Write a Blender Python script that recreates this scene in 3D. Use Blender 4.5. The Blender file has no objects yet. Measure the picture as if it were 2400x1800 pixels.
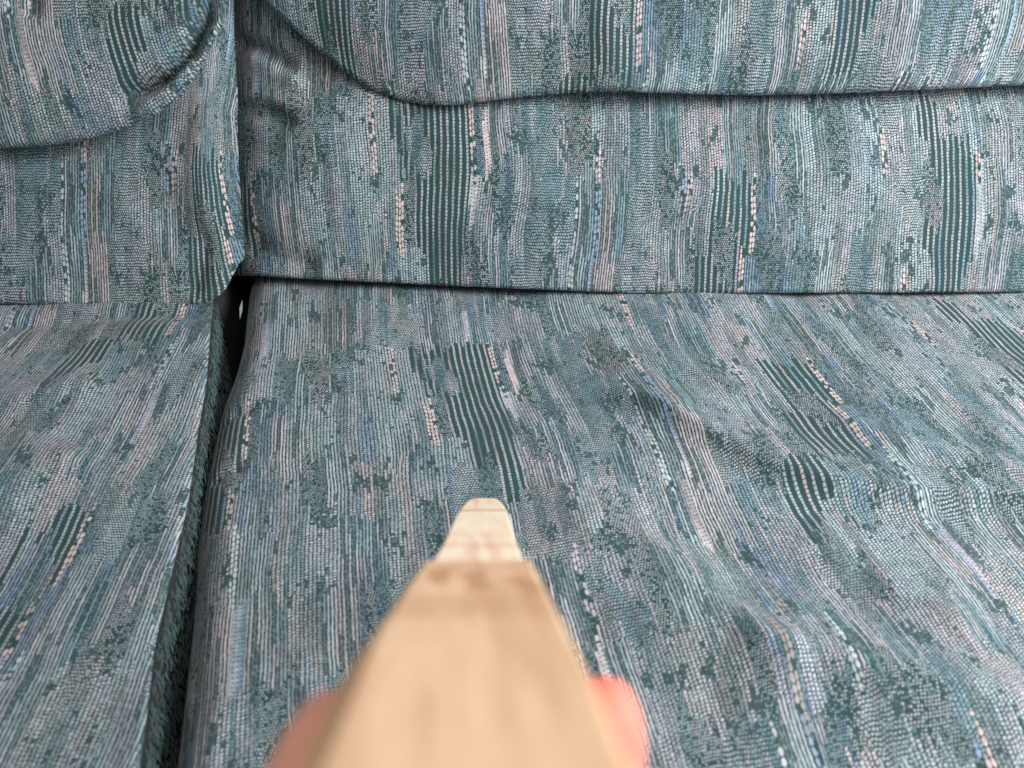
import bpy, math, random
import numpy as np
from mathutils import Vector
random.seed(4)
SC = bpy.context.scene
COL = SC.collection

# ------------------------------------------------------------------ camera
PITCH = math.radians(33.6)
FPX = 2350.0                       # focal length for a frame 2400 wide
CAM = np.array([0.0, 0.0, 0.33])   # 33 cm above the seat
FWD = np.array([0.0, math.cos(PITCH), -math.sin(PITCH)])
UPV = np.array([0.0, math.sin(PITCH), math.cos(PITCH)])
RGT = np.array([1.0, 0.0, 0.0])
cd = bpy.data.cameras.new("camera")
cam = bpy.data.objects.new("camera", cd)
COL.objects.link(cam)
cam.location = Vector(CAM)
cam.rotation_euler = (math.pi / 2 - PITCH, 0, 0)
cd.sensor_width = 36
cd.lens = FPX / 2400 * 36
cd.clip_start = 0.01
cd.clip_end = 50
cd.dof.use_dof = True
cd.dof.focus_distance = 0.63
cd.dof.aperture_fstop = 11.5
SC.camera = cam

# ------------------------------------------------------------------ light
w = bpy.data.worlds.new("World")
SC.world = w
w.use_nodes = True
bg = w.node_tree.nodes["Background"]
bg.inputs[0].default_value = (0.94, 0.95, 1.0, 1)
bg.inputs[1].default_value = 0.32


def area(name, loc, target, sx, sy, power, col):
    l = bpy.data.lights.new(name, 'AREA')
    l.shape = 'RECTANGLE'
    l.size, l.size_y, l.energy, l.color = sx, sy, power, col
    o = bpy.data.objects.new(name, l)
    COL.objects.link(o)
    o.location = loc
    o.rotation_euler = (Vector(target) - Vector(loc)).to_track_quat('-Z', 'Y').to_euler()
    return o


area("window_light", (0.84, 0.20, 0.58), (0.18, 0.5, 0.05), 0.5, 0.5, 21.5, (0.93, 0.96, 1.0))
area("room_light", (0.45, -0.8, 1.8), (0.0, 0.5, 0.0), 0.9, 0.9, 14.5, (1.0, 0.93, 0.87))
SC.view_settings.view_transform = 'Standard'
SC.view_settings.look = 'None'
SC.view_settings.exposure = 0.0
SC.view_settings.gamma = 1.0

# ------------------------------------------------------------------ frames
def ray(px, py):
    return FWD + RGT * ((px - 1200) / FPX) - UPV * ((py - 900) / FPX)


def seat_pt(px, py, z=0.0):
    r = ray(px, py)
    t = (z - CAM[2]) / r[2]
    p = CAM + r * t
    return p[0], p[1]


REC = math.radians(30)
BO = np.array([0.0, 0.612, 0.0])
E1 = np.array([1.0, 0, 0])
E2 = np.array([0, math.sin(REC), math.cos(REC)])
EN = np.array([0, -math.cos(REC), math.sin(REC)])


def back_pt(px, py, n=0.0):
    r = ray(px, py)
    t = np.dot(BO + EN * n - CAM, EN) / np.dot(r, EN)
    p = CAM + r * t - BO
    return np.dot(p, E1), np.dot(p, E2)


# ------------------------------------------------------------------ node DSL
class S:
    nt = None

    def __init__(s, sock):
        s.k = sock

    @staticmethod
    def m(op, *a, clamp=False):
        n = S.nt.nodes.new('ShaderNodeMath')
        n.operation = op
        n.use_clamp = clamp
        for i, v in enumerate(a):
            if isinstance(v, S):
                S.nt.links.new(v.k, n.inputs[i])
            else:
                n.inputs[i].default_value = v
        return S(n.outputs[0])

    def __add__(s, o): return S.m('ADD', s, o)
    __radd__ = __add__
    def __mul__(s, o): return S.m('MULTIPLY', s, o)
    __rmul__ = __mul__
    def __sub__(s, o): return S.m('SUBTRACT', s, o)
    def __rsub__(s, o): return S.m('SUBTRACT', o, s)
    def __truediv__(s, o): return S.m('DIVIDE', s, o)
    def floor(s): return S.m('FLOOR', s)
    def fract(s): return S.m('FRACT', s)
    def abs(s): return S.m('ABSOLUTE', s)
    def lt(s, o): return S.m('LESS_THAN', s, o)
    def gt(s, o): return S.m('GREATER_THAN', s, o)


def put(sock, v):
    if isinstance(v, S):
        S.nt.links.new(v.k, sock)
    else:
        sock.default_value = v


def vec(x, y=0.0, z=0.0):
    n = S.nt.nodes.new('ShaderNodeCombineXYZ')
    for i, v in enumerate((x, y, z)):
        put(n.inputs[i], v)
    return S(n.outputs[0])


def white(x, y=0.0, z=0.0):
    n = S.nt.nodes.new('ShaderNodeTexWhiteNoise')
    n.noise_dimensions = '3D'
    put(n.inputs['Vector'], vec(x, y, z))
    return S(n.outputs['Value'])


def noise(v, scale=1.0, detail=2.0, rough=0.5):
    n = S.nt.nodes.new('ShaderNodeTexNoise')
    put(n.inputs['Vector'], v)
    n.inputs['Scale'].default_value = scale
    n.inputs['Detail'].default_value = detail
    n.inputs['Roughness'].default_value = rough
    return S(n.outputs[0])


def smooth(x, lo, hi):
    n = S.nt.nodes.new('ShaderNodeMapRange')
    n.interpolation_type = 'SMOOTHSTEP'
    put(n.inputs[0], x)
    n.inputs[1].default_value = lo
    n.inputs[2].default_value = hi
    n.inputs[3].default_value = 0
    n.inputs[4].default_value = 1
    return S(n.outputs[0])


def mixf(f, a, b):
    n = S.nt.nodes.new('ShaderNodeMix')
    n.data_type = 'FLOAT'
    put(n.inputs[0], f); put(n.inputs[2], a); put(n.inputs[3], b)
    return S(n.outputs[0])


def mixc(f, a, b, mode='MIX'):
    n = S.nt.nodes.new('ShaderNodeMix')
    n.data_type = 'RGBA'
    n.blend_type = mode
    put(n.inputs[0], f)
    for k, v in ((6, a), (7, b)):
        if isinstance(v, S):
            S.nt.links.new(v.k, n.inputs[k])
        else:
            n.inputs[k].default_value = (*v, 1)
    return S(n.outputs[2])


def ramp(x, stops, interp='CONSTANT'):
    n = S.nt.nodes.new('ShaderNodeValToRGB')
    cr = n.color_ramp
    cr.interpolation = interp
    cr.elements[0].position = stops[0][0]
    cr.elements[0].color = (*stops[0][1], 1)
    cr.elements[1].position = stops[1][0]
    cr.elements[1].color = (*stops[1][1], 1)
    for p, c in stops[2:]:
        e = cr.elements.new(p)
        e.color = (*c, 1)
    put(n.inputs[0], x)
    return S(n.outputs[0])


def split(c):
    n = S.nt.nodes.new('ShaderNodeSeparateColor')
    put(n.inputs[0], c)
    return [S(o) for o in n.outputs[:3]]


def new_mat(name):
    m = bpy.data.materials.new(name)
    m.use_nodes = True
    S.nt = m.node_tree
    return m, m.node_tree.nodes['Principled BSDF']


# thread colours (reflectance)
PAL = {'pa': (0.42, 0.50, 0.52), 'la': (0.46, 0.44, 0.51), 'pk': (0.56, 0.44, 0.45), 'sa': (0.57, 0.41, 0.38),
       'bl': (0.19, 0.28, 0.44), 'te': (0.20, 0.32, 0.38), 'pg': (0.47, 0.54, 0.53), 'gr': (0.49, 0.48, 0.48)}
PK = list(PAL)
TY = 'ABCDEFGH'
# the woven repeat: 340 mm wide, five slabs of 52 mm long. (start mm, weave, colour)
SLABS = [
    "0 B pa,7 A pa,20 D pa,34 A pa,57 G sa,60 A la,68 C pa,121 G sa,124 D bl,130 E pk,135 B la,146 A la,160 A gr,190 D te,199 A bl,205 G sa,209 A la,231 G pg,236 B te,262 A la,278 A pk,292 B te,306 A la,326 D pa",
    "0 B pa,7 A pa,30 A pa,58 A gr,72 G sa,76 D pk,84 C pa,121 E gr,127 A gr,134 B la,140 A la,160 F te,190 G gr,193 B pa,204 G bl,209 B pk,217 B te,231 G pg,236 A pa,261 G bl,265 G sa,269 A la,284 C gr,312 G sa,316 D bl,320 B bl,335 A te",
    "0 B pa,5 D pa,16 B pa,28 A gr,60 B bl,72 G pk,77 A pa,92 C gr,118 A pk,128 B la,150 F te,178 A la,190 G gr,195 B pa,204 E bl,207 B pk,222 F gr,245 A pa,262 D la,275 C pk,305 G sa,309 B bl,322 B la,328 B te",
    "0 A pa,22 B la,30 B te,48 A pk,66 D te,76 B la,90 B pa,112 F la,140 G sa,144 D pa,156 A gr,180 B bl,198 E pk,202 B gr,225 A te,248 C pa,280 D gr,290 A la,310 G pa,314 B pa,330 A gr",
    "0 A gr,14 B pk,32 D bl,44 F pa,70 B la,88 A pa,108 E la,112 B te,132 G pk,136 A la,160 D pa,170 B pa,196 A gr,216 G sa,220 A te,240 B la,260 D te,272 A pa,300 B pk,316 E bl,319 B pa"]


def fabric(name, bright=1.0):
    m, bsdf = new_mat(name)
    uvn = S.nt.nodes.new('ShaderNodeUVMap')
    uvn.uv_map = 'UVMap'
    sx = S.nt.nodes.new('ShaderNodeSeparateXYZ')
    S.nt.links.new(uvn.outputs[0], sx.inputs[0])
    U0, V0 = S(sx.outputs[0]) * 1000.0, S(sx.outputs[1]) * 1000.0
    # yarns never run perfectly straight
    wob = noise(vec(U0 * 0.05, V0 * 0.035), 1.0, 3.0)
    wob2 = noise(vec(U0 * 0.6, V0 * 0.30, 7.0), 1.0, 1.0)
    wob3 = noise(vec(U0 * 0.9, V0 * 0.9, 17.0), 1.0, 1.0)
    U = U0 + (wob - 0.5) * 2.2 + (wob2 - 0.5) * 0.7 + (wob3 - 0.5) * 0.55
    V = V0 + (noise(vec(U0 * 0.04, V0 * 0.04, 3.0), 1.0, 2.0) - 0.5) * 5.0
    P = 1.9
    i = (U / P).floor()
    x = (U / P).fract()
    hi = white(i, 0.0, 1.5)
    q = 1.8
    vr = V / q + white(i, 0.0, 4.5) * 0.9 + (wob2 - 0.5) * 0.7 + (wob3 - 0.5) * 0.5
    j = vr.floor()
    y = vr.fract()
    hc = white(i, j, 2.5)
    # which weave: look the repeat up with ragged column ends
    Uc = (i + 0.5) * P
    big = noise(vec((i / 5.0).floor() * 1.7, V0 * 0.004, 9.0), 1.0, 1.0)
    Vj = V + (hi - 0.5) * 11.0 + (big - 0.5) * 26.0 + (hc - 0.5) * 4.5
    vt = (Vj / 260.0).fract() * 5.0
    row = (Vj / 260.0).floor()
    ut = ((Uc + row * 0.0) / 340.0).fract()
    code = None
    for k, sl in enumerate(SLABS):
        st = []
        for e in sl.split(','):
            a, t, c = e.split()
            st.append((float(a) / 340.0, ((TY.index(t) + 0.5) / 8, (PK.index(c) + 0.5) / 8, 0)))
        r = ramp(ut, st)
        code = r if code is None else mixc(vt.gt(float(k)), code, r)
    tcode, ccode, _ = split(code)
    # irregular rectangular patches break the repeat up
    vo = S.nt.nodes.new('ShaderNodeTexVoronoi')
    vo.voronoi_dimensions = '2D'
    vo.distance = 'CHEBYCHEV'
    put(vo.inputs['Vector'], vec(Uc / 15.0, (V + (hi - 0.5) * 14.0 + (hc - 0.5) * 6.0) / 42.0))
    vo.inputs['Scale'].default_value = 1.0
    vr_, vg_, vb_ = split(S(vo.outputs['Color']))
    swap = vr_.gt(0.66)
    tcode = mixf(swap, tcode, ramp(vg_, [(0, (0.0625,) * 3), (0.40, (0.1875,) * 3), (0.55, (0.4375,) * 3), (0.72, (0.6875,) * 3)]))
    ccode = mixf(swap, ccode, ramp(vb_, [(0, (0.0625,) * 3), (0.25, (0.1875,) * 3), (0.48, (0.9375,) * 3), (0.66, (0.6875,) * 3), (0.80, (0.5625,) * 3), (0.90, (0.3125,) * 3)]))

    def is_(k):
        return S.m('COMPARE', tcode, (k + 0.5) / 8, 0.05)

    dens = noise(vec(Uc * 0.075, V0 * 0.040 + hi * 0.35, 23.0), 1.0, 3.0)
    thr = smooth(dens, 0.48, 0.30) * 0.88
    fat = noise(vec(U0 * 0.12, V0 * 0.10, 29.0), 1.0, 2.0) * 0.16 - 0.08
    # A knit columns of little stitches
    ax = 1.0 - smooth((x - 0.5).abs() - fat, 0.20, 0.45)
    ay = 1.0 - smooth((y - 0.5 + (x - 0.5) * 0.5).abs() - fat, 0.20, 0.46)
    A = ax * ay * mixf((white(i, (vr / 4.0 + hi * 3.0).floor(), 61.0) * 0.75 + hc * 0.25).gt(thr), 0.10, 1.0)
    # B thin continuous lines that start and stop
    b_i = (U / 1.75).floor()
    b_x = (U / 1.75).fract()
    seg = white(b_i, (V / 34.0 + white(b_i, 0.0, 8.5)).floor(), 6.5)
    B = (1.0 - smooth((b_x - 0.5).abs(), 0.15, 0.38)) * mixf(white(b_i, 3.0, 2.0), 0.65, 1.0) * (0.25 + 0.75 * seg.gt(0.22))
    # C dotted stripes, dark between
    c_i = (U / 4.2).floor()
    c_x = (U / 4.2).fract()
    c_y = (V / 2.3 + white(c_i, 0.0, 3.5)).fract()
    C = (1.0 - smooth((c_x - 0.5).abs(), 0.13, 0.21)) * (1.0 - smooth((c_y - 0.5).abs(), 0.32, 0.48)) * 0.80
    # D dark ground with slanting flecks
    d_v = V / 1.45
    d_u = U / 1.35 + d_v.floor() * 0.37
    dd = ((d_u.fract() - 0.5) * (d_u.fract() - 0.5) + (d_v.fract() - 0.5) * (d_v.fract() - 0.5))
    D = (1.0 - smooth(dd, 0.05, 0.15)) * white(d_u.floor(), d_v.floor(), 5.5).gt(mixf(smooth(dens, 0.3, 0.55), 0.65, 0.12)) * 0.8
    # E nearly solid with small notches
    e_y = (V / 2.5 + white(i, 0.0, 12.5)).fract()
    E = 1.0 - (1.0 - smooth((e_y - 0.5).abs(), 0.08, 0.2)) * smooth(x, 0.25, 0.6) * 0.95
    # F fine horizontal ripple
    f_y = (V / 1.85 + (noise(vec(U0 * 0.25, V0 * 0.05, 5.0)) - 0.5) * 1.6)
    f_x = (U / 1.5 + 0.5 * (f_y.floor() * 0.5).fract() * 2.0)
    F = (1.0 - smooth((f_y.fract() - 0.5).abs() - fat, 0.14, 0.40)) * (1.0 - smooth((f_x.fract() - 0.5).abs() - fat, 0.22, 0.46)) * mixf((white(f_x.floor(), (f_y / 3.0).floor(), 2.0) * 0.7 + white(f_x.floor(), f_y.floor(), 2.0) * 0.3).gt(thr * 0.8 + 0.03), 0.15, 1.0)
    # G fat slub beads
    g_v = V / 4.0 + white(i, 0.0, 14.5)
    g_y = (g_v.fract() - 0.5) * 2.0
    g_w = 0.34 + 0.2 * white(i, g_v.floor(), 3.3)
    G = 1.0 - smooth(((x - 0.5) / g_w).abs() * ((x - 0.5) / g_w).abs() + g_y * g_y * 1.15, 0.75, 1.25)
    G = G * white(i, g_v.floor(), 9.3).gt(0.22)
    mask = A * is_(0) + B * is_(1) + C * is_(2) + D * is_(3) + E * is_(4) + F * is_(5) + G * is_(6)
    mask = S.m('MINIMUM', mask, 1.0)
    streak = noise(vec((Uc / 6.0).floor() * 0.9, V0 * 0.014 + hi * 0.25, 91.0), 1.0, 2.0)
    mask = mask * mixf(smooth(streak, 0.36, 0.56), 0.50, 1.0)

    palr = [(k / 8, PAL[c]) for k, c in enumerate(PK)]
    base = ramp(ccode, palr)
    # single yarns of another colour
    swapc = [(0, PAL['pa']), (0.3, PAL['la']), (0.5, PAL['gr']), (0.66, PAL['te']), (0.80, PAL['pk']), (0.93, PAL['bl'])]
    alt = ramp(white((U / 4.2).floor(), (V / 60.0 + hi).floor(), 21.0), swapc)
    yarn = mixc(S.m('MAXIMUM', white(i, (V / 70.0).floor(), 31.0).gt(0.62), is_(2)) * (1.0 - is_(6)), base, alt)
    # dyed space yarn: slow change of tone
    tone = noise(vec(U0 * 0.028, V0 * 0.016, 13.0), 1.0, 2.0)
    yarn = mixc(smooth(tone, 0.48, 0.72) * 0.45, yarn, PAL['la'])
    yarn = mixc(smooth(tone, 0.50, 0.30) * 0.30, yarn, PAL['pa'])
    tone2 = noise(vec(U0 * 0.05, V0 * 0.018, 77.0), 1.0, 2.0)
    yarn = mixc(smooth(tone2, 0.50, 0.68) * 0.50, yarn, PAL['pk'])
    v_ = mixf(hc, 0.78 * bright, 1.12 * bright)
    hs = S.nt.nodes.new('ShaderNodeHueSaturation')
    put(hs.inputs['Color'], yarn)
    put(hs.inputs['Value'], v_)
    hs.inputs['Saturation'].default_value = 0.86
    ground = mixc(noise(vec(U0 * 0.5, V0 * 0.5, 2.0), 1.0, 2.0), (0.014, 0.038, 0.037), (0.029, 0.067, 0.065))
    # fine flecks everywhere in the ground
    fl = white((U / 0.9).floor(), (V / 0.9).floor(), 40.0).gt(0.80) * 0.35 * (1.0 - is_(2))
    ground = mixc(fl, ground, (0.25, 0.34, 0.36))
    tw = noise(vec(U0 * 2.4, V0 * 2.4, 55.0), 1.0, 2.0)
    colr = mixc(mask * (0.66 + 0.5 * tw), ground, S(hs.outputs[0]))
    S.nt.links.new(colr.k, bsdf.inputs['Base Color'])
    bsdf.inputs['Roughness'].default_value = 0.85
    bsdf.inputs['Specular IOR Level'].default_value = 0.25
    bsdf.inputs['Sheen Weight'].default_value = 0.12
    bsdf.inputs['Sheen Roughness'].default_value = 0.4
    bmp = S.nt.nodes.new('ShaderNodeBump')
    bmp.inputs['Strength'].default_value = 0.45
    bmp.inputs['Distance'].default_value = 0.0004
    put(bmp.inputs['Height'], mask)
    S.nt.links.new(bmp.outputs[0], bsdf.inputs['Normal'])
    return m


FAB = fabric("woven_upholstery")


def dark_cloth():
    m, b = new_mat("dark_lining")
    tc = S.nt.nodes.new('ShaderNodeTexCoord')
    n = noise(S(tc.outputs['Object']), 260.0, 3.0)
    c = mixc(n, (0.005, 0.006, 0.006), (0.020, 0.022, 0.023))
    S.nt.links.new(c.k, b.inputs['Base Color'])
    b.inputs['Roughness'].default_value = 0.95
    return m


LINING = dark_cloth()

# ------------------------------------------------------------------ surfaces
def fine(n, e=2.0):
    """0..1 spaced more densely at both ends"""
    t = np.linspace(-1, 1, n)
    return 0.5 + 0.5 * np.sign(t) * (1 - (1 - np.abs(t)) ** e)


def seglen(P, pts):
    """distance and side to a polyline, P (...,2)"""
    best = np.full(P.shape[:-1], 1e9)
    side = np.zeros(P.shape[:-1])
    par = np.zeros(P.shape[:-1])
    pts = np.array(pts, float)
    L = len(pts) - 1
    for k in range(L):
        a, b = pts[k], pts[k + 1]
        ab = b - a
        t = np.clip(((P - a) @ ab) / (ab @ ab), 0, 1)
        c = a + t[..., None] * ab
        v = P - c
        d = np.hypot(v[..., 0], v[..., 1])
        s = np.sign(ab[0] * v[..., 1] - ab[1] * v[..., 0])
        mk = d < best
        best = np.where(mk, d, best)
        side = np.where(mk, s, side)
        par = np.where(mk, (k + t) / L, par)
    return best, side, par


def fold(P, pts, h, wl, wr, taper=True):
    """ridge (h>0) or valley (h<0); wl, wr = widths on the two sides"""
    d, s, t = seglen(P, pts)
    wd = np.where(s > 0, wl, wr)
    f = h * np.exp(-(d / wd) ** 1.6)
    if taper:
        f = f * np.clip(np.minimum(t, 1 - t) * 5, 0, 1)
    return f


def vnoise(x, y, seed=0):
    """smooth value noise, vectorised"""
    rs = np.random.RandomState(seed)
    T = rs.rand(64, 64) * 2 - 1
    xi, yi = np.floor(x).astype(int), np.floor(y).astype(int)
    fx, fy = x - xi, y - yi
    fx, fy = fx * fx * (3 - 2 * fx), fy * fy * (3 - 2 * fy)
    g = lambda a, b: T[a % 64, b % 64]
    return (g(xi, yi) * (1 - fx) + g(xi + 1, yi) * fx) * (1 - fy) + (g(xi, yi + 1) * (1 - fx) + g(xi + 1, yi + 1) * fx) * fy


def sheet(name, X, Y, Z, U, V, mat, parent, skirt=None, skirt_mat=None, tuck=None):
    ny, nx = X.shape
    mi = None
    co = np.stack([X, Y, Z], -1).reshape(-1, 3)
    uv = np.stack([U, V], -1).reshape(-1, 2)
    idx = np.arange(nx * ny).reshape(ny, nx)
    f = np.stack([idx[:-1, :-1], idx[:-1, 1:], idx[1:, 1:], idx[1:, :-1]], -1).reshape(-1, 4)
    faces = f
    if skirt is not None:
        ring = np.concatenate([idx[0, :], idx[1:, -1], idx[-1, -2::-1], idx[-2:0:-1, 0]])
        n0 = len(co)
        sk = np.array(skirt)
        cols = [ring]
        ct = uv[ring].copy()
        for _ in range(6):
            ct = (np.roll(ct, 1, 0) + ct + np.roll(ct, -1, 0)) / 3
        tg = np.roll(ct, -2, 0) - np.roll(ct, 2, 0)
        tg /= np.maximum(np.linalg.norm(tg, axis=1, keepdims=True), 1e-9)
        outw = np.stack([-tg[:, 1], tg[:, 0]], -1)
        for k in (0.33, 0.66, 1.0):
            extra_ = 0 if tuck is None else -(outw[:, :1] * tuck[0] + outw[:, 1:] * tuck[1]) * k
            co = np.concatenate([co, co[ring] + sk * k + extra_])
            uv = np.concatenate([uv, uv[ring] + outw * k * np.linalg.norm(sk)])
            cols.append(np.arange(len(co) - len(ring), len(co)))
        for a, b in zip(cols[:-1], cols[1:]):
            a2, b2 = np.roll(a, -1), np.roll(b, -1)
            faces = np.concatenate([faces, np.stack([a, b, b2, a2], -1)])
    me = bpy.data.meshes.new(name)
    me.from_pydata(co.tolist(), [], faces.tolist())
    l = me.uv_layers.new(name='UVMap')
    li = np.empty(len(me.loops), dtype=np.int32)
    me.loops.foreach_get('vertex_index', li)
    l.data.foreach_set('uv', uv[li].astype(np.float32).ravel())
    me.polygons.foreach_set('use_smooth', np.ones(len(me.polygons), dtype=bool))
    me.materials.append(mat)
    if skirt_mat is not None:
        me.materials.append(skirt_mat)
        mi = np.zeros(len(faces), dtype=np.int32)
        mi[len(f):] = 1
        me.polygons.foreach_set('material_index', mi)
    o = bpy.data.objects.new(name, me)
    COL.objects.link(o)
    o.parent = parent
    return o


def rnd(d, r):
    d = np.clip(d, 0, r)
    return -(r - np.sqrt(np.maximum(r * r - (r - d) ** 2, 0)))


def curve(pts):
    """piecewise smooth interpolation through (x, y) control points"""
    pts = sorted(pts)
    xs = np.array([p[0] for p in pts]); ys = np.array([p[1] for p in pts])

    def f(x):
        x = np.asarray(x, float)
        acc = 0
        for o in (-0.006, -0.003, 0, 0.003, 0.006):
            acc = acc + np.interp(x + o, xs, ys)
        return acc / 5
    return f


sofa = bpy.data.objects.new("sofa", None)
COL.objects.link(sofa)
sofa.location = (0, 0, 0)
sofa['label'] = "sofa in green, blue and pink woven fabric filling the picture behind the wooden stick"
sofa['category'] = "sofa"


def pillow(name, parent, aL, aR, bB, bT, a_range, n0, radii, na, nb, extra, uvf, uv_extra=None, depth=0.07):
    """back pillow in the reclined frame. bB, bT functions of a; aL, aR functions of b"""
    s, t = np.meshgrid(fine(na), fine(nb))
    A0 = a_range[0] + (a_range[1] - a_range[0]) * s
    B = bB(A0) + (bT(A0) - bB(A0)) * t
    l, r = aL(B), aR(B)
    A = l + (r - l) * s
    N = n0 + rnd(A - l, radii[0]) + rnd(r - A, radii[1]) + rnd(B - bB(A), radii[2]) + rnd(bT(A) - B, radii[3])
    N = N + extra(A, B)
    Pw = BO + A[..., None] * E1 + B[..., None] * E2 + N[..., None] * EN
    U, V = uvf(A, B, N)
    return sheet(name, Pw[..., 0], Pw[..., 1], Pw[..., 2], U, V, FAB, parent, skirt=-EN * depth, tuck=(E1 * depth * 0.5, -E2 * depth * 0.5))


bp = lambda pts, n: [back_pt(x, y, n) for x, y in pts]
swap_ = lambda pts: [(b, a) for a, b in pts]

# ---- lower back cushion, right hand
nR = 0.008
bot = bp([(380, 640), (555, 642), (700, 652), (860, 660), (1100, 672), (1500, 688), (2000, 686), (2400, 684), (3000, 676)], nR)
botR = curve(bot)
aRL = back_pt(478, 400, nR)[0]
aSG = back_pt(530, 400, nR)[0]


def exR(A, B):
    P = np.stack([A, B], -1)
    h = 0.007 * np.sin(np.clip((B - 0.0) / 0.15, 0, 1) * math.pi) * 1.0
    h += 0.0035 * vnoise(A * 14 + 3, B * 20, 1) + 0.0012 * vnoise(A * 45, B * 30, 2)
    g = lambda pts: bp(pts, nR)
    h += fold(P, g([(520, 62), (590, 88), (650, 122), (700, 165)]), -0.014, 0.0035, 0.008)
    h += fold(P, g([(540, 100), (640, 150), (720, 215)]), 0.006, 0.010, 0.008)
    h += fold(P, g([(530, 232), (590, 240), (650, 262), (700, 300)]), -0.010, 0.0035, 0.012)
    h += fold(P, g([(535, 330), (620, 350), (720, 380)]), -0.003, 0.010, 0.014)
    h += fold(P, g([(1840, 230), (1800, 330), (1810, 420), (1830, 520)]), 0.0035, 0.012, 0.020)
    h += fold(P, g([(2330, 230), (2370, 330), (2350, 450), (2390, 600)]), 0.004, 0.012, 0.02)
    h += fold(P, g([(1560, 300), (1640, 380), (1660, 480), (1650, 600)]), 0.003, 0.02, 0.015)
    h += fold(P, g([(560, 560), (640, 600), (760, 632)]), -0.006, 0.010, 0.02)
    # shaded sag beside the neighbouring cushion
    h -= 0.028 * np.exp(-np.clip(A - aSG, 0, 1) / 0.020)
    return h


u680 = back_pt(680, 450, nR)[0]
v230 = back_pt(1200, 225, nR)[1]
back_cushions = []


def empty(name, parent, label=None):
    o = bpy.data.objects.new(name, None)
    COL.objects.link(o)
    o.parent = parent
    if label:
        o['label'] = label
    return o


bcR = empty("back_cushion", sofa, "wide right back cushion whose upper roll overhangs its lower panel")
bcL = empty("back_cushion", sofa, "left back cushion with a folded upper roll")


def warpR(A, B, N):
    s = 0.0020 * vnoise(A * 18, B * 26, 5) + 0.004 * vnoise(A * 7, B * 11, 6)
    s = s + fold(np.stack([A, B], -1), bp([(1840, 230), (1800, 330), (1810, 420), (1830, 520)], nR), 0.0035, 0.02, 0.02)
    # the cloth leans over to the right under the roll
    lean = 0.06 * np.clip(A - 0.14, 0, 1) * np.clip(B - 0.05, 0, 1) / 0.1
    return A - u680 + s + lean, (v230 - B) + 0.003 * vnoise(A * 9, B * 15, 7)


pillow("lower_panel", bcR, lambda B: np.full_like(B, aRL), lambda B: np.full_like(B, 0.62), botR,
       lambda A: np.full_like(A, 0.30), (aRL, 0.62), nR, (0.02, 0.02, 0.003, 0.02), 560, 260, exR, warpR)

# ---- upper roll, right hand
nU = 0.028
outU = [(590, -60), (610, -10), (660, 40), (720, 92), (790, 150), (860, 200), (930, 226), (1010, 243), (1060, 246), (1130, 236), (1230, 226),
        (1350, 217), (1500, 219), (1700, 221), (1850, 219), (2000, 216), (2200, 208), (2400, 200), (3000, 180)]
oU = curve(bp(outU, nU - 0.003))


def exU(A, B):
    P = np.stack([A, B], -1)
    g = lambda pts: bp(pts, nU)
    h = 0.004 * vnoise(A * 12 + 1, B * 16 + 4, 11) + 0.001 * vnoise(A * 50, B * 50, 12)
    h += 0.016 * (1 - np.exp(-np.clip(B - oU(A), 0, 1) / 0.05))
    h += fold(P, g([(600, -40), (700, 70), (830, 170), (960, 235)]), -0.005, 0.02, 0.02, False)
    h += fold(P, g([(2050, -40), (2120, 60), (2100, 150), (2020, 200)]), 0.003, 0.012, 0.02)
    h += fold(P, g([(1380, -20), (1430, 80), (1440, 170), (1400, 220)]), 0.003, 0.02, 0.015)
    return h


def uvU(A, B, N):
    s = 0.003 * vnoise(A * 9 + 5, B * 16, 15) + 0.0012 * vnoise(A * 26, B * 30, 16)
    e = B - oU(A)
    s = s + 0.012 * np.exp(-np.clip(e, 0, 1) / 0.02) * np.clip((A - 0.02) / 0.3, -0.4, 1)
    return A - u680 + 0.073 + s, (v230 - B) + 0.163


aUL = back_pt(590, 100, nU)[0]
pillow("upper_roll", bcR, lambda B: np.full_like(B, aUL), lambda B: np.full_like(B, 0.62), oU,
       lambda A: np.full_like(A, 0.42), (aUL, 0.62), nU, (0.004, 0.02, 0.0035, 0.03), 560, 260, exU, uvU, depth=0.08)

# ---- lower back cushion, left hand
nL = 0.024
outL = [(-900, 706), (0, 712), (300, 718), (400, 718), (470, 716), (515, 704), (545, 682), (560, 652), (568, 612), (574, 560)]
oL = curve(bp(outL, nL - 0.008))
edL = curve(swap_(bp([(544, -300), (544, 0), (541, 72), (546, 180), (552, 253), (557, 398), (566, 540), (568, 600), (568, 900)], nL - 0.012)))
aLL = -0.62
cornerA = back_pt(564, 600, nL)[0]


def exL(A, B):
    P = np.stack([A, B], -1)
    g = lambda pts: bp(pts, nL)
    h = 0.003 * vnoise(A * 14 + 9, B * 18, 21) + 0.001 * vnoise(A * 50, B * 50, 22)
    h += fold(P, g([(500, -20), (520, 60), (525, 150), (535, 260)]), -0.005, 0.006, 0.01)
    h += fold(P, g([(470, 520), (480, 600), (460, 660), (440, 700)]), -0.004, 0.006, 0.01)
    h += fold(P, g([(505, 230), (470, 330), (475, 450), (500, 560)]), 0.006, 0.016, 0.012)
    h += fold(P, g([(400, 400), (420, 500), (400, 600)]), -0.002, 0.01, 0.01)
    return h


def uvL(A, B, N):
    k = np.clip((A - (cornerA - 0.035)) / 0.035, 0, 1)
    top = np.clip((B - 0.08) / 0.12, 0, 1)
    low = np.clip((0.10 - B) / 0.10, 0, 1)
    s = -0.018 * top * np.clip((A + 0.30) / 0.10, 0, 1) + 0.30 * k * np.clip(B, 0, 0.12) + 0.002 * vnoise(A * 20, B * 20, 23)
    return A - u680 + 0.340 + s, (v230 - B) + 0.012 


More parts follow.
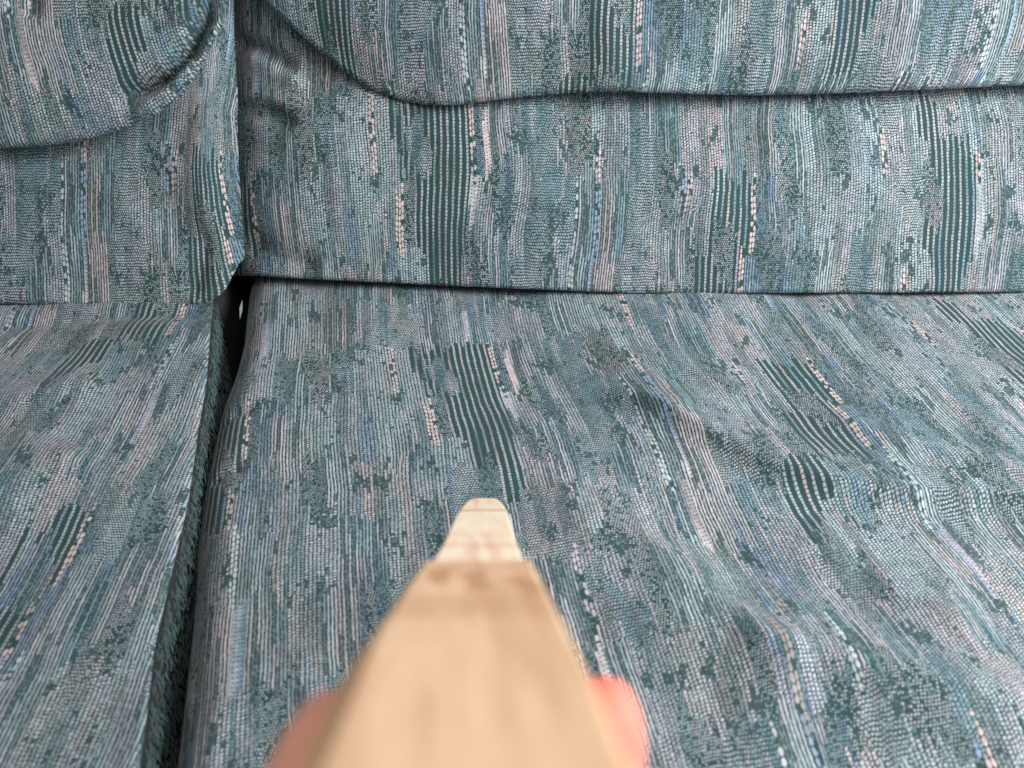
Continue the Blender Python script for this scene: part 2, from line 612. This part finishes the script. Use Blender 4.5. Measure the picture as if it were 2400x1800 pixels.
pillow("lower_panel", bcL, lambda B: np.full_like(B, aLL), edL, oL, lambda A: np.full_like(A, 0.30),
       (aLL, cornerA), nL, (0.02, 0.018, 0.004, 0.02), 420, 320, exL, uvL, depth=0.08)

# ---- upper roll, left hand: bottom outline sweeps up to the right
nV = 0.046
outV = [(-900, 352), (-300, 352), (0, 350), (120, 342), (200, 330), (300, 300), (380, 265), (430, 228), (470, 170), (500, 110), (525, 40), (540, -20), (560, -160)]
oV = curve(bp(outV, nV - 0.004))
aVR = back_pt(540, -20, nV)[0]


def exV(A, B):
    P = np.stack([A, B], -1)
    g = lambda pts: bp(pts, nV)
    h = 0.004 * vnoise(A * 12 + 7, B * 14 + 2, 31)
    h += 0.014 * (1 - np.exp(-np.clip(B - oV(A), 0, 1) / 0.05))
    h += fold(P, g([(265, 240), (330, 205), (390, 175), (440, 120), (480, 40), (500, -30)]), -0.020, 0.0035, 0.006)
    h += fold(P, g([(300, 285), (370, 235), (420, 190), (465, 120)]), 0.005, 0.006, 0.006)
    h += fold(P, g([(345, 65), (385, 55), (415, 40)]), -0.003, 0.005, 0.006)
    h += fold(P, g([(90, -20), (95, 20), (90, 60)]), -0.005, 0.006, 0.012)
    return h


def uvV(A, B, N):
    e = np.clip(B - oV(A), 0, 1)
    s = 0.010 * np.exp(-e / 0.04) * np.clip((A + 0.38) / 0.1, 0, 1) * np.clip((0.17 - B) / 0.03, 0, 1) + 0.05 * (B - 0.15) * -0.8 + 0.002 * vnoise(A * 16, B * 18, 33)
    return A - u680 + 0.355 - s, (v230 - B) + 0.20


pillow("upper_roll", bcL, lambda B: np.full_like(B, aLL), lambda B: np.full_like(B, aVR), oV, lambda A: np.full_like(A, 0.42),
       (aLL, aVR), nV, (0.02, 0.004, 0.004, 0.03), 380, 300, exV, uvV, depth=0.08)

# ---- seat cushions (x across, y towards the back)
def seat(name, label, xl, xr, y0, y1, z0, radii, nx, ny, extra, uvf):
    s, t = np.meshgrid(fine(nx, 1.7), fine(ny, 1.5))
    Y = y0 + (y1 - y0) * t
    l, r = xl(Y), xr(Y)
    X = l + (r - l) * s
    Z = z0 + rnd(X - l, radii[0]) + rnd(r - X, radii[1]) + rnd(Y - y0, radii[2]) + rnd(y1 - Y, radii[3]) + extra(X, Y)
    U, V = uvf(X, Y)
    U = U + 0.3 * (rnd(X - l, radii[0]) - rnd(r - X, radii[1]))
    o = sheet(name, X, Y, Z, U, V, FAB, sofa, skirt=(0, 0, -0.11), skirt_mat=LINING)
    o['label'] = label
    return o


sp = lambda pts: [seat_pt(x, y) for x, y in pts]
gl = curve(swap_(sp([(500, 690), (499, 720), (490, 820), (486, 900), (466, 1000), (440, 1180), (403, 1350), (363, 1519), (336, 1736), (320, 1850), (300, 2400)])))
gr = curve(swap_(sp([(575, 640), (566, 700), (560, 745), (530, 850), (490, 962), (468, 1052), (445, 1197), (428, 1410), (388, 1736), (374, 1850), (345, 2400)])))


def exSR(X, Y):
    P = np.stack([X, Y], -1)
    h = -0.004 + 0.004 * vnoise(X * 10 + 2, Y * 10, 41) + 0.0015 * vnoise(X * 30, Y * 26, 42)
    h += fold(P, sp([(1330, 860), (1500, 930), (1640, 1010), (1800, 1085), (1960, 1128), (2150, 1150), (2400, 1158), (2700, 1165)]), 0.010, 0.045, 0.0075, True)
    h += fold(P, sp([(1850, 950), (2050, 1010), (2250, 1075), (2450, 1120)]), 0.004, 0.022, 0.010)
    h += fold(P, sp([(1250, 1120), (1450, 1230), (1640, 1350), (1780, 1500), (1900, 1640)]), 0.007, 0.018, 0.030)
    h += fold(P, sp([(1400, 1190), (1650, 1250), (1900, 1330), (2200, 1420)]), -0.005, 0.026, 0.026)
    h += fold(P, sp([(1480, 800), (1640, 860), (1800, 930)]), 0.003, 0.014, 0.016)
    h += fold(P, sp([(1900, 1180), (2000, 1300), (2150, 1400), (2350, 1500)]), 0.004, 0.015, 0.020)
    h += fold(P, sp([(1640, 1340), (1780, 1420), (1900, 1540), (2000, 1700)]), -0.0035, 0.014, 0.018)
    h += fold(P, sp([(1700, 1500), (1950, 1560), (2300, 1640), (2500, 1700)]), 0.010, 0.022, 0.03)
    h += fold(P, sp([(1350, 730), (1500, 860), (1580, 1000), (1660, 1150)]), 0.0035, 0.014, 0.020)
    # puckers along the gap
    h += fold(P, sp([(480, 1090), (520, 1075), (580, 1068)]), -0.004, 0.004, 0.006)
    h += fold(P, sp([(500, 960), (550, 945), (600, 940)]), -0.003, 0.004, 0.005)
    # dips into the crease at the back
    h += 0.004 * np.clip((Y - 0.54) / 0.06, 0, 1)
    return h


PSI = math.radians(8.9)
u0s = None


def uvSR(X, Y):
    U = X * math.cos(PSI) + Y * math.sin(PSI)
    V = -(Y * math.cos(PSI) - X * math.sin(PSI))
    U = U + 0.0012 * vnoise(X * 22, Y * 20, 45) + 0.003 * vnoise(X * 8, Y * 9, 46)
    return U - 0.02 + 0.07, V + 0.55


seat("seat_cushion", "right seat cushion with diagonal ridges in its loose cover", gr, lambda Y: np.full_like(Y, 0.85), 0.10, 0.70, 0.0,
     (0.022, 0.03, 0.03, 0.03), 560, 520, exSR, uvSR)


def exSL(X, Y):
    P = np.stack([X, Y], -1)
    h = 0.003 * vnoise(X * 12 + 6, Y * 12, 51) + 0.001 * vnoise(X * 30, Y * 30, 52)
    h += fold(P, sp([(-200, 770), (0, 765), (120, 755), (260, 748), (430, 742)]), -0.005, 0.010, 0.014, False)
    h += fold(P, sp([(-100, 960), (60, 950), (160, 925), (260, 905)]), 0.005, 0.02, 0.014)
    h += fold(P, sp([(-100, 860), (60, 830), (200, 800)]), -0.003, 0.02, 0.02)
    h += fold(P, sp([(-100, 1240), (80, 1130), (200, 1060)]), 0.006, 0.03, 0.02)
    return h


def uvSL(X, Y):
    ps = math.radians(1.0)
    U = X * math.cos(ps) + Y * math.sin(ps)
    V = -(Y * math.cos(ps) - X * math.sin(ps))
    U = U + 0.002 * vnoise(X * 22, Y * 20, 55)
    return U + 0.34 - 0.02 + 0.195, V + 0.70


seat("seat_cushion", "left seat cushion beside the dark gap", lambda Y: np.full_like(Y, -0.75), gl, 0.10, 0.66, 0.004,
     (0.03, 0.003, 0.03, 0.03), 400, 420, exSL, uvSL)


# ---- dark lining down in the gap and behind the cushions
def box(name, parent, mat, x0, x1, y0, y1, z0, z1, bevel=0.0):
    v = [(x, y, z) for z in (z0, z1) for y in (y0, y1) for x in (x0, x1)]
    f = [(0, 2, 3, 1), (4, 5, 7, 6), (0, 1, 5, 4), (2, 6, 7, 3), (0, 4, 6, 2), (1, 3, 7, 5)]
    me = bpy.data.meshes.new(name)
    me.from_pydata(v, [], f)
    me.materials.append(mat)
    o = bpy.data.objects.new(name, me)
    COL.objects.link(o)
    o.parent = parent
    if bevel:
        b = o.modifiers.new("bevel", 'BEVEL')
        b.width = bevel
        b.segments = 3
    return o


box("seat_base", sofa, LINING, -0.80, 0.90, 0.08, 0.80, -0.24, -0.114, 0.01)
# back frame: a reclined slab behind the back cushions
def slab(name, parent, mat, a0, a1, b0, b1, n0, n1):
    P = [BO + a * E1 + b * E2 + n * EN for n in (n0, n1) for b in (b0, b1) for a in (a0, a1)]
    f = [(0, 2, 3, 1), (4, 5, 7, 6), (0, 1, 5, 4), (2, 6, 7, 3), (0, 4, 6, 2), (1, 3, 7, 5)]
    me = bpy.data.meshes.new(name)
    me.from_pydata([tuple(p) for p in P], [], f)
    me.materials.append(mat)
    o = bpy.data.objects.new(name, me)
    COL.objects.link(o)
    o.parent = parent
    return o


slab("back_frame", sofa, LINING, -0.80, 0.90, -0.10, 0.44, -0.16, -0.075)


def fuzz():
    """short stray fibres of the lining, joined"""
    m, b = new_mat("fuzz")
    b.inputs['Base Color'].default_value = (0.050, 0.085, 0.083, 1)
    b.inputs['Roughness'].default_value = 0.9
    V, F = [], []
    for k in range(5200):
        y = random.uniform(0.2, 0.60)
        xl, xr = float(gl(y)), float(gr(y))
        t = random.uniform(0.0, 1.0)
        x = xl + random.uniform(0.0004, 0.003)
        z = 0.0005 - 0.078 * t
        L = random.uniform(0.0015, 0.0050)
        ang = random.gauss(math.pi * 0.80, 0.35)
        dx, dy = random.uniform(-0.0004, 0.002), math.cos(ang) * L
        dz = -abs(math.sin(ang)) * L
        wv = 0.00011
        n = len(V)
        for q in range(4):
            f = q / 3
            cz = z + dz * f
            V += [(x + dx * f - wv, y + dy * f - wv, cz), (x + dx * f + wv, y + dy * f + wv, cz)]
        for q in range(3):
            a = n + q * 2
            F.append((a, a + 1, a + 3, a + 2))
    me = bpy.data.meshes.new("lining_fibres")
    me.from_pydata(V, [], F)
    me.materials.append(m)
    o = bpy.data.objects.new("lining_fibres", me)
    COL.objects.link(o)
    o.parent = sofa
    o['kind'] = 'stuff'


fuzz()


# small white care tag sticking out at the back of the gap
def tagm():
    m, b = new_mat("white_tag")
    tc = S.nt.nodes.new('ShaderNodeTexCoord')
    c = mixc(noise(S(tc.outputs['Object']), 300.0), (0.20, 0.20, 0.21), (0.26, 0.26, 0.27))
    S.nt.links.new(c.k, b.inputs['Base Color'])
    b.inputs['Roughness'].default_value = 0.7
    p0 = np.array([*seat_pt(569, 708), 0.001])
    p1 = np.array([*seat_pt(562, 728), 0.0015])
    p2 = np.array([*seat_pt(560, 737), -0.004])
    p3 = np.array([*seat_pt(566, 716), -0.004])
    base = [p0, p1, p2, p3]
    V = [tuple(p - np.array([0.0, 0, 0])) for p in base] + [tuple(p + np.array([0.0, 0.0004, 0.0006])) for p in base]
    F = [(0, 1, 2, 3), (7, 6, 5, 4), (0, 4, 5, 1), (1, 5, 6, 2), (2, 6, 7, 3), (3, 7, 4, 0)]
    me = bpy.data.meshes.new("care_tag")
    me.from_pydata(V, [], F)
    me.materials.append(m)
    o = bpy.data.objects.new("care_tag", me)
    COL.objects.link(o)
    o.parent = sofa
    o['label'] = "tiny white tag sticking up from the back end of the dark gap"


tagm()

# ------------------------------------------------------------------ wooden stick
AX = ray(1103, 950); AX /= np.linalg.norm(AX)
LR = np.cross(AX, UPV); LR /= np.linalg.norm(LR)
DN = np.cross(AX, LR); DN /= np.linalg.norm(DN)
if DN[2] > 0:
    DN = -DN


def sk(l, dn, d):
    return tuple(CAM + LR * l + DN * dn + AX * d)


def wood(name, c1, c2, c3, knots=0.0, lines=()):
    """UV: x across in cm, y along in cm"""
    m, b = new_mat(name)
    uvn = S.nt.nodes.new('ShaderNodeUVMap')
    uvn.uv_map = 'UVMap'
    sx = S.nt.nodes.new('ShaderNodeSeparateXYZ')
    S.nt.links.new(uvn.outputs[0], sx.inputs[0])
    U, V = S(sx.outputs[0]), S(sx.outputs[1])
    g = noise(vec(U * 3.0 + noise(vec(U * 0.6, V * 0.25)) * 2.5, V * 0.28), 1.0, 4.0, 0.55)
    f = noise(vec(U * 30.0, V * 1.6, 3.0), 1.0, 3.0)
    c = mixc(smooth(g, 0.35, 0.65), c1, c2)
    c = mixc(smooth(f, 0.55, 0.8) * 0.35, c, c3)
    st = noise(vec(U * 1.6 + V * 0.05, V * 0.10, 6.0), 1.0, 2.0)
    c = mixc(smooth(st, 0.46, 0.66) * 0.38, c, c3)
    for v0, wd, st, wv in lines:
        dl = (V - v0 + (noise(vec(U * 1.3, v0, 1.0)) - 0.5) * wv).abs()
        c = mixc((1.0 - smooth(dl, wd * 0.3, wd)) * st, c, c3)
    if knots:
        kn = noise(vec(U * 2.2, V * 0.9, 8.0), 1.0, 2.0)
        for ku, kv, r in ((-0.62, 19.9, 0.34), (0.10, 19.4, 0.40), (1.05, 18.9, 0.42)):
            dx, dy = (U - ku + (kn - 0.5) * 0.7) / r, (V - kv) / (r * 3.6) + (U - ku) * 0.8 + (kn - 0.5) * 1.2
            dd = dx * dx + dy * dy
            c = mixc((1.0 - smooth(dd, 0.0, 1.0)) * knots, c, c3)
    S.nt.links.new(c.k, b.inputs['Base Color'])
    b.inputs['Roughness'].default_value = 0.6
    b.inputs['Specular IOR Level'].default_value = 0.3
    bm = S.nt.nodes.new('ShaderNodeBump')
    bm.inputs['Strength'].default_value = 0.3
    bm.inputs['Distance'].default_value = 0.0003
    put(bm.inputs['Height'], f)
    S.nt.links.new(bm.outputs[0], b.inputs['Normal'])
    return m


W_TOP = wood("brown_wood", (0.76, 0.48, 0.29), (0.82, 0.55, 0.335), (0.46, 0.22, 0.11), 0.75, ((17.0, 1.5, 0.34, 0.5), (20.9, 1.0, 0.22, 0.3)))
W_CORE = wood("yellow_wood", (0.96, 0.60, 0.27), (0.97, 0.68, 0.36), (0.50, 0.30, 0.12))
W_TIP = wood("pale_wood", (0.94, 0.73, 0.52), (0.96, 0.80, 0.61), (0.66, 0.30, 0.16), 0, ((38.1, 0.45, 0.8, 0.9), (28.6, 0.8, 0.30, 0.8), (31.0, 1.0, 0.12, 0.5)))


def bar(name, mat, outline, dn0, dn1, parent, bev=0.0008):
    """prism: outline [(l, d)] run round the top face, dn0..dn1 thick"""
    n = len(outline)
    co = [sk(l, dn0, d) for l, d in outline] + [sk(l, dn1, d) for l, d in outline]
    uv = [(l * 100, d * 100) for l, d in outline] * 2
    F = [tuple(range(n)), tuple(range(2 * n - 1, n - 1, -1))] + [(k, (k + 1) % n, n + (k + 1) % n, n + k) for k in range(n)]
    me = bpy.data.meshes.new(name)
    me.from_pydata(co, [], F)
    l = me.uv_layers.new(name='UVMap')
    for lp in me.loops:
        l.data[lp.index].uv = uv[lp.vertex_index]
    me.materials.append(mat)
    import bmesh
    bm = bmesh.new()
    bm.from_mesh(me)
    bmesh.ops.recalc_face_normals(bm, faces=bm.faces)
    bm.to_mesh(me)
    bm.free()
    o = bpy.data.objects.new(name, me)
    COL.objects.link(o)
    o.parent = parent
    b = o.modifiers.new("bevel", 'BEVEL')
    b.width = bev
    b.segments = 3
    b.limit_method = 'ANGLE'
    b.angle_limit = math.radians(50)
    return o


def sym(half):
    """mirror a list of (half width, d) from near to far"""
    return [(-w_, d) for w_, d in half] + [(w_, d) for w_, d in reversed(half)]


stick = bpy.data.objects.new("wooden_stick", None)
COL.objects.link(stick)
stick['label'] = "layered tan wooden stick with narrow pale tip pointing over the sofa seat"
stick['category'] = "wooden stick"
# upper layer: parallel sides narrowing towards the far end
bar("top_layer", W_TOP, [(-0.0144, 0.052), (-0.0144, 0.130), (-0.0140, 0.152), (-0.0100, 0.2195), (0.0132, 0.2205), (0.0147, 0.150), (0.0150, 0.125), (0.0150, 0.052)],
    0.0337, 0.0360, stick, 0.0009)
bar("middle_layer", W_CORE, [(-0.0170, 0.050), (-0.0169, 0.130), (-0.0163, 0.148), (-0.0118, 0.2200), (0.0140, 0.2210), (0.0155, 0.150), (0.0157, 0.125), (0.0157, 0.050)],
    0.0361, 0.0395, stick, 0.0006)
tipc = [(0.0122, 0.06), (0.0120, 0.24), (0.0117, 0.262), (0.0106, 0.295), (0.0100, 0.345), (0.0092, 0.378), (0.0084, 0.397), (0.0072, 0.415), (0.0058, 0.4265), (0.0046, 0.4305)]
tcn = lambda d: 0.0006 + 0.0052 * max(0.0, min(1.0, (d - 0.20) / 0.23))
bar("tip_layer", W_TIP, [(l_ + tcn(d), d) for l_, d in sym(tipc)], 0.0397, 0.0450, stick, 0.0009)
bar("grip", W_CORE, sym([(0.010, 0.085), (0.010, 0.150)]), 0.0452, 0.090, stick, 0.003)

# ------------------------------------------------------------------ hand
def skin_mat():
    m, b = new_mat("skin")
    tc = S.nt.nodes.new('ShaderNodeTexCoord')
    n = noise(S(tc.outputs['Object']), 60.0, 3.0)
    c = mixc(n, (0.76, 0.19, 0.12), (0.82, 0.30, 0.22))
    # painted light: thumb side lifted from shade, fingers flushed and red with transmitted light
    sx = S.nt.nodes.new('ShaderNodeSeparateXYZ')
    S.nt.links.new(tc.outputs['Object'], sx.inputs[0])
    c = mixc(smooth(S(sx.outputs[0]), -0.012, 0.012), mixc(n, (0.98, 0.42, 0.29), (0.98, 0.48, 0.34)), mixc(n, (0.72, 0.16, 0.11), (0.78, 0.26, 0.19)))
    S.nt.links.new(c.k, b.inputs['Base Color'])
    b.inputs['Roughness'].default_value = 0.65
    b.inputs['Specular IOR Level'].default_value = 0.2
    b.inputs['Subsurface Weight'].default_value = 0.25
    b.inputs['Subsurface Radius'].default_value = (1.0, 0.3, 0.2)
    b.inputs['Subsurface Scale'].default_value = 0.006
    bm = S.nt.nodes.new('ShaderNodeBump')
    bm.inputs['Strength'].default_value = 0.2
    bm.inputs['Distance'].default_value = 0.0004
    put(bm.inputs['Height'], noise(S(tc.outputs['Object']), 900.0, 2.0))
    S.nt.links.new(bm.outputs[0], b.inputs['Normal'])
    return m


SKIN = skin_mat()
# joints in the stick's own frame: (right, down, ahead, radius); a left hand cupped under the grip
J = []
E = []


def chain(start, pts):
    prev = start
    for p in pts:
        J.append(p)
        E.append((prev, len(J) - 1))
        prev = len(J) - 1
    return prev


J.append((-0.020, 0.112, 0.040, 0.026))                 # heel of the palm (root)
chain(0, [(-0.032, 0.135, -0.010, 0.024), (-0.050, 0.165, -0.070, 0.026), (-0.070, 0.200, -0.140, 0.031), (-0.090, 0.24, -0.23, 0.036)])   # wrist and forearm
palm = chain(0, [(-0.010, 0.104, 0.075, 0.024)])
chain(palm, [(0.002, 0.095, 0.132, 0.012), (0.022, 0.088, 0.150, 0.0092), (0.0255, 0.073, 0.153, 0.0072), (0.0190, 0.060, 0.151, 0.0056), (0.0192, 0.0490, 0.150, 0.0062), (0.0186, 0.0438, 0.150, 0.0052), (0.0178, 0.0410, 0.150, 0.0028)])   # index
chain(palm, [(0.004, 0.100, 0.108, 0.012), (0.027, 0.094, 0.128, 0.0095), (0.0345, 0.078, 0.132, 0.0085), (0.0280, 0.066, 0.131, 0.0072), (0.0210, 0.0580, 0.130, 0.0062), (0.0200, 0.0540, 0.130, 0.0048)])   # middle
chain(palm, [(0.006, 0.106, 0.084, 0.012), (0.027, 0.102, 0.104, 0.0092), (0.0350, 0.086, 0.109, 0.0082), (0.0300, 0.072, 0.109, 0.0073), (0.0225, 0.0660, 0.108, 0.0066)])   # ring
chain(0, [(0.006, 0.115, 0.058, 0.012), (0.025, 0.112, 0.080, 0.0082), (0.0320, 0.098, 0.086, 0.0072), (0.0280, 0.085, 0.087, 0.0064), (0.0215, 0.0790, 0.087, 0.0058)])      # little
chain(0, [(-0.036, 0.094, 0.062, 0.0145), (-0.0320, 0.074, 0.090, 0.0108), (-0.0212, 0.0565, 0.118, 0.0076), (-0.0180, 0.0480, 0.136, 0.0072), (-0.0180, 0.0468, 0.145, 0.0066), (-0.0174, 0.0466, 0.149, 0.0040)])                              # thumb
me = bpy.data.meshes.new("hand_skin")
me.from_pydata([sk(a, b, c) for a, b, c, _ in J], E, [])
hand = bpy.data.objects.new("person", me)
COL.objects.link(hand)
sm = hand.modifiers.new("skin", 'SKIN')
sm.branch_smoothing = 0.6
sm.use_smooth_shade = True
for k, (_, _, _, r) in enumerate(J):
    sv = me.skin_vertices[0].data[k]
    sv.radius = (r * 1.25, r * 1.25)
    sv.use_root = (k == 0)
ss = hand.modifiers.new("sub", 'SUBSURF')
ss.levels = 2
ss.render_levels = 3
me.materials.append(SKIN)
bpy.context.view_layer.update()
dg = bpy.context.evaluated_depsgraph_get()
nm = bpy.data.meshes.new_from_object(hand.evaluated_get(dg))
hand.modifiers.clear()
hand.data = nm
nm.polygons.foreach_set('use_smooth', np.ones(len(nm.polygons), dtype=bool))
if not nm.materials:
    nm.materials.append(SKIN)
hand['label'] = "bare hand holding the wooden stick, only pink thumb and fingertips showing beside it"
hand['category'] = "person"
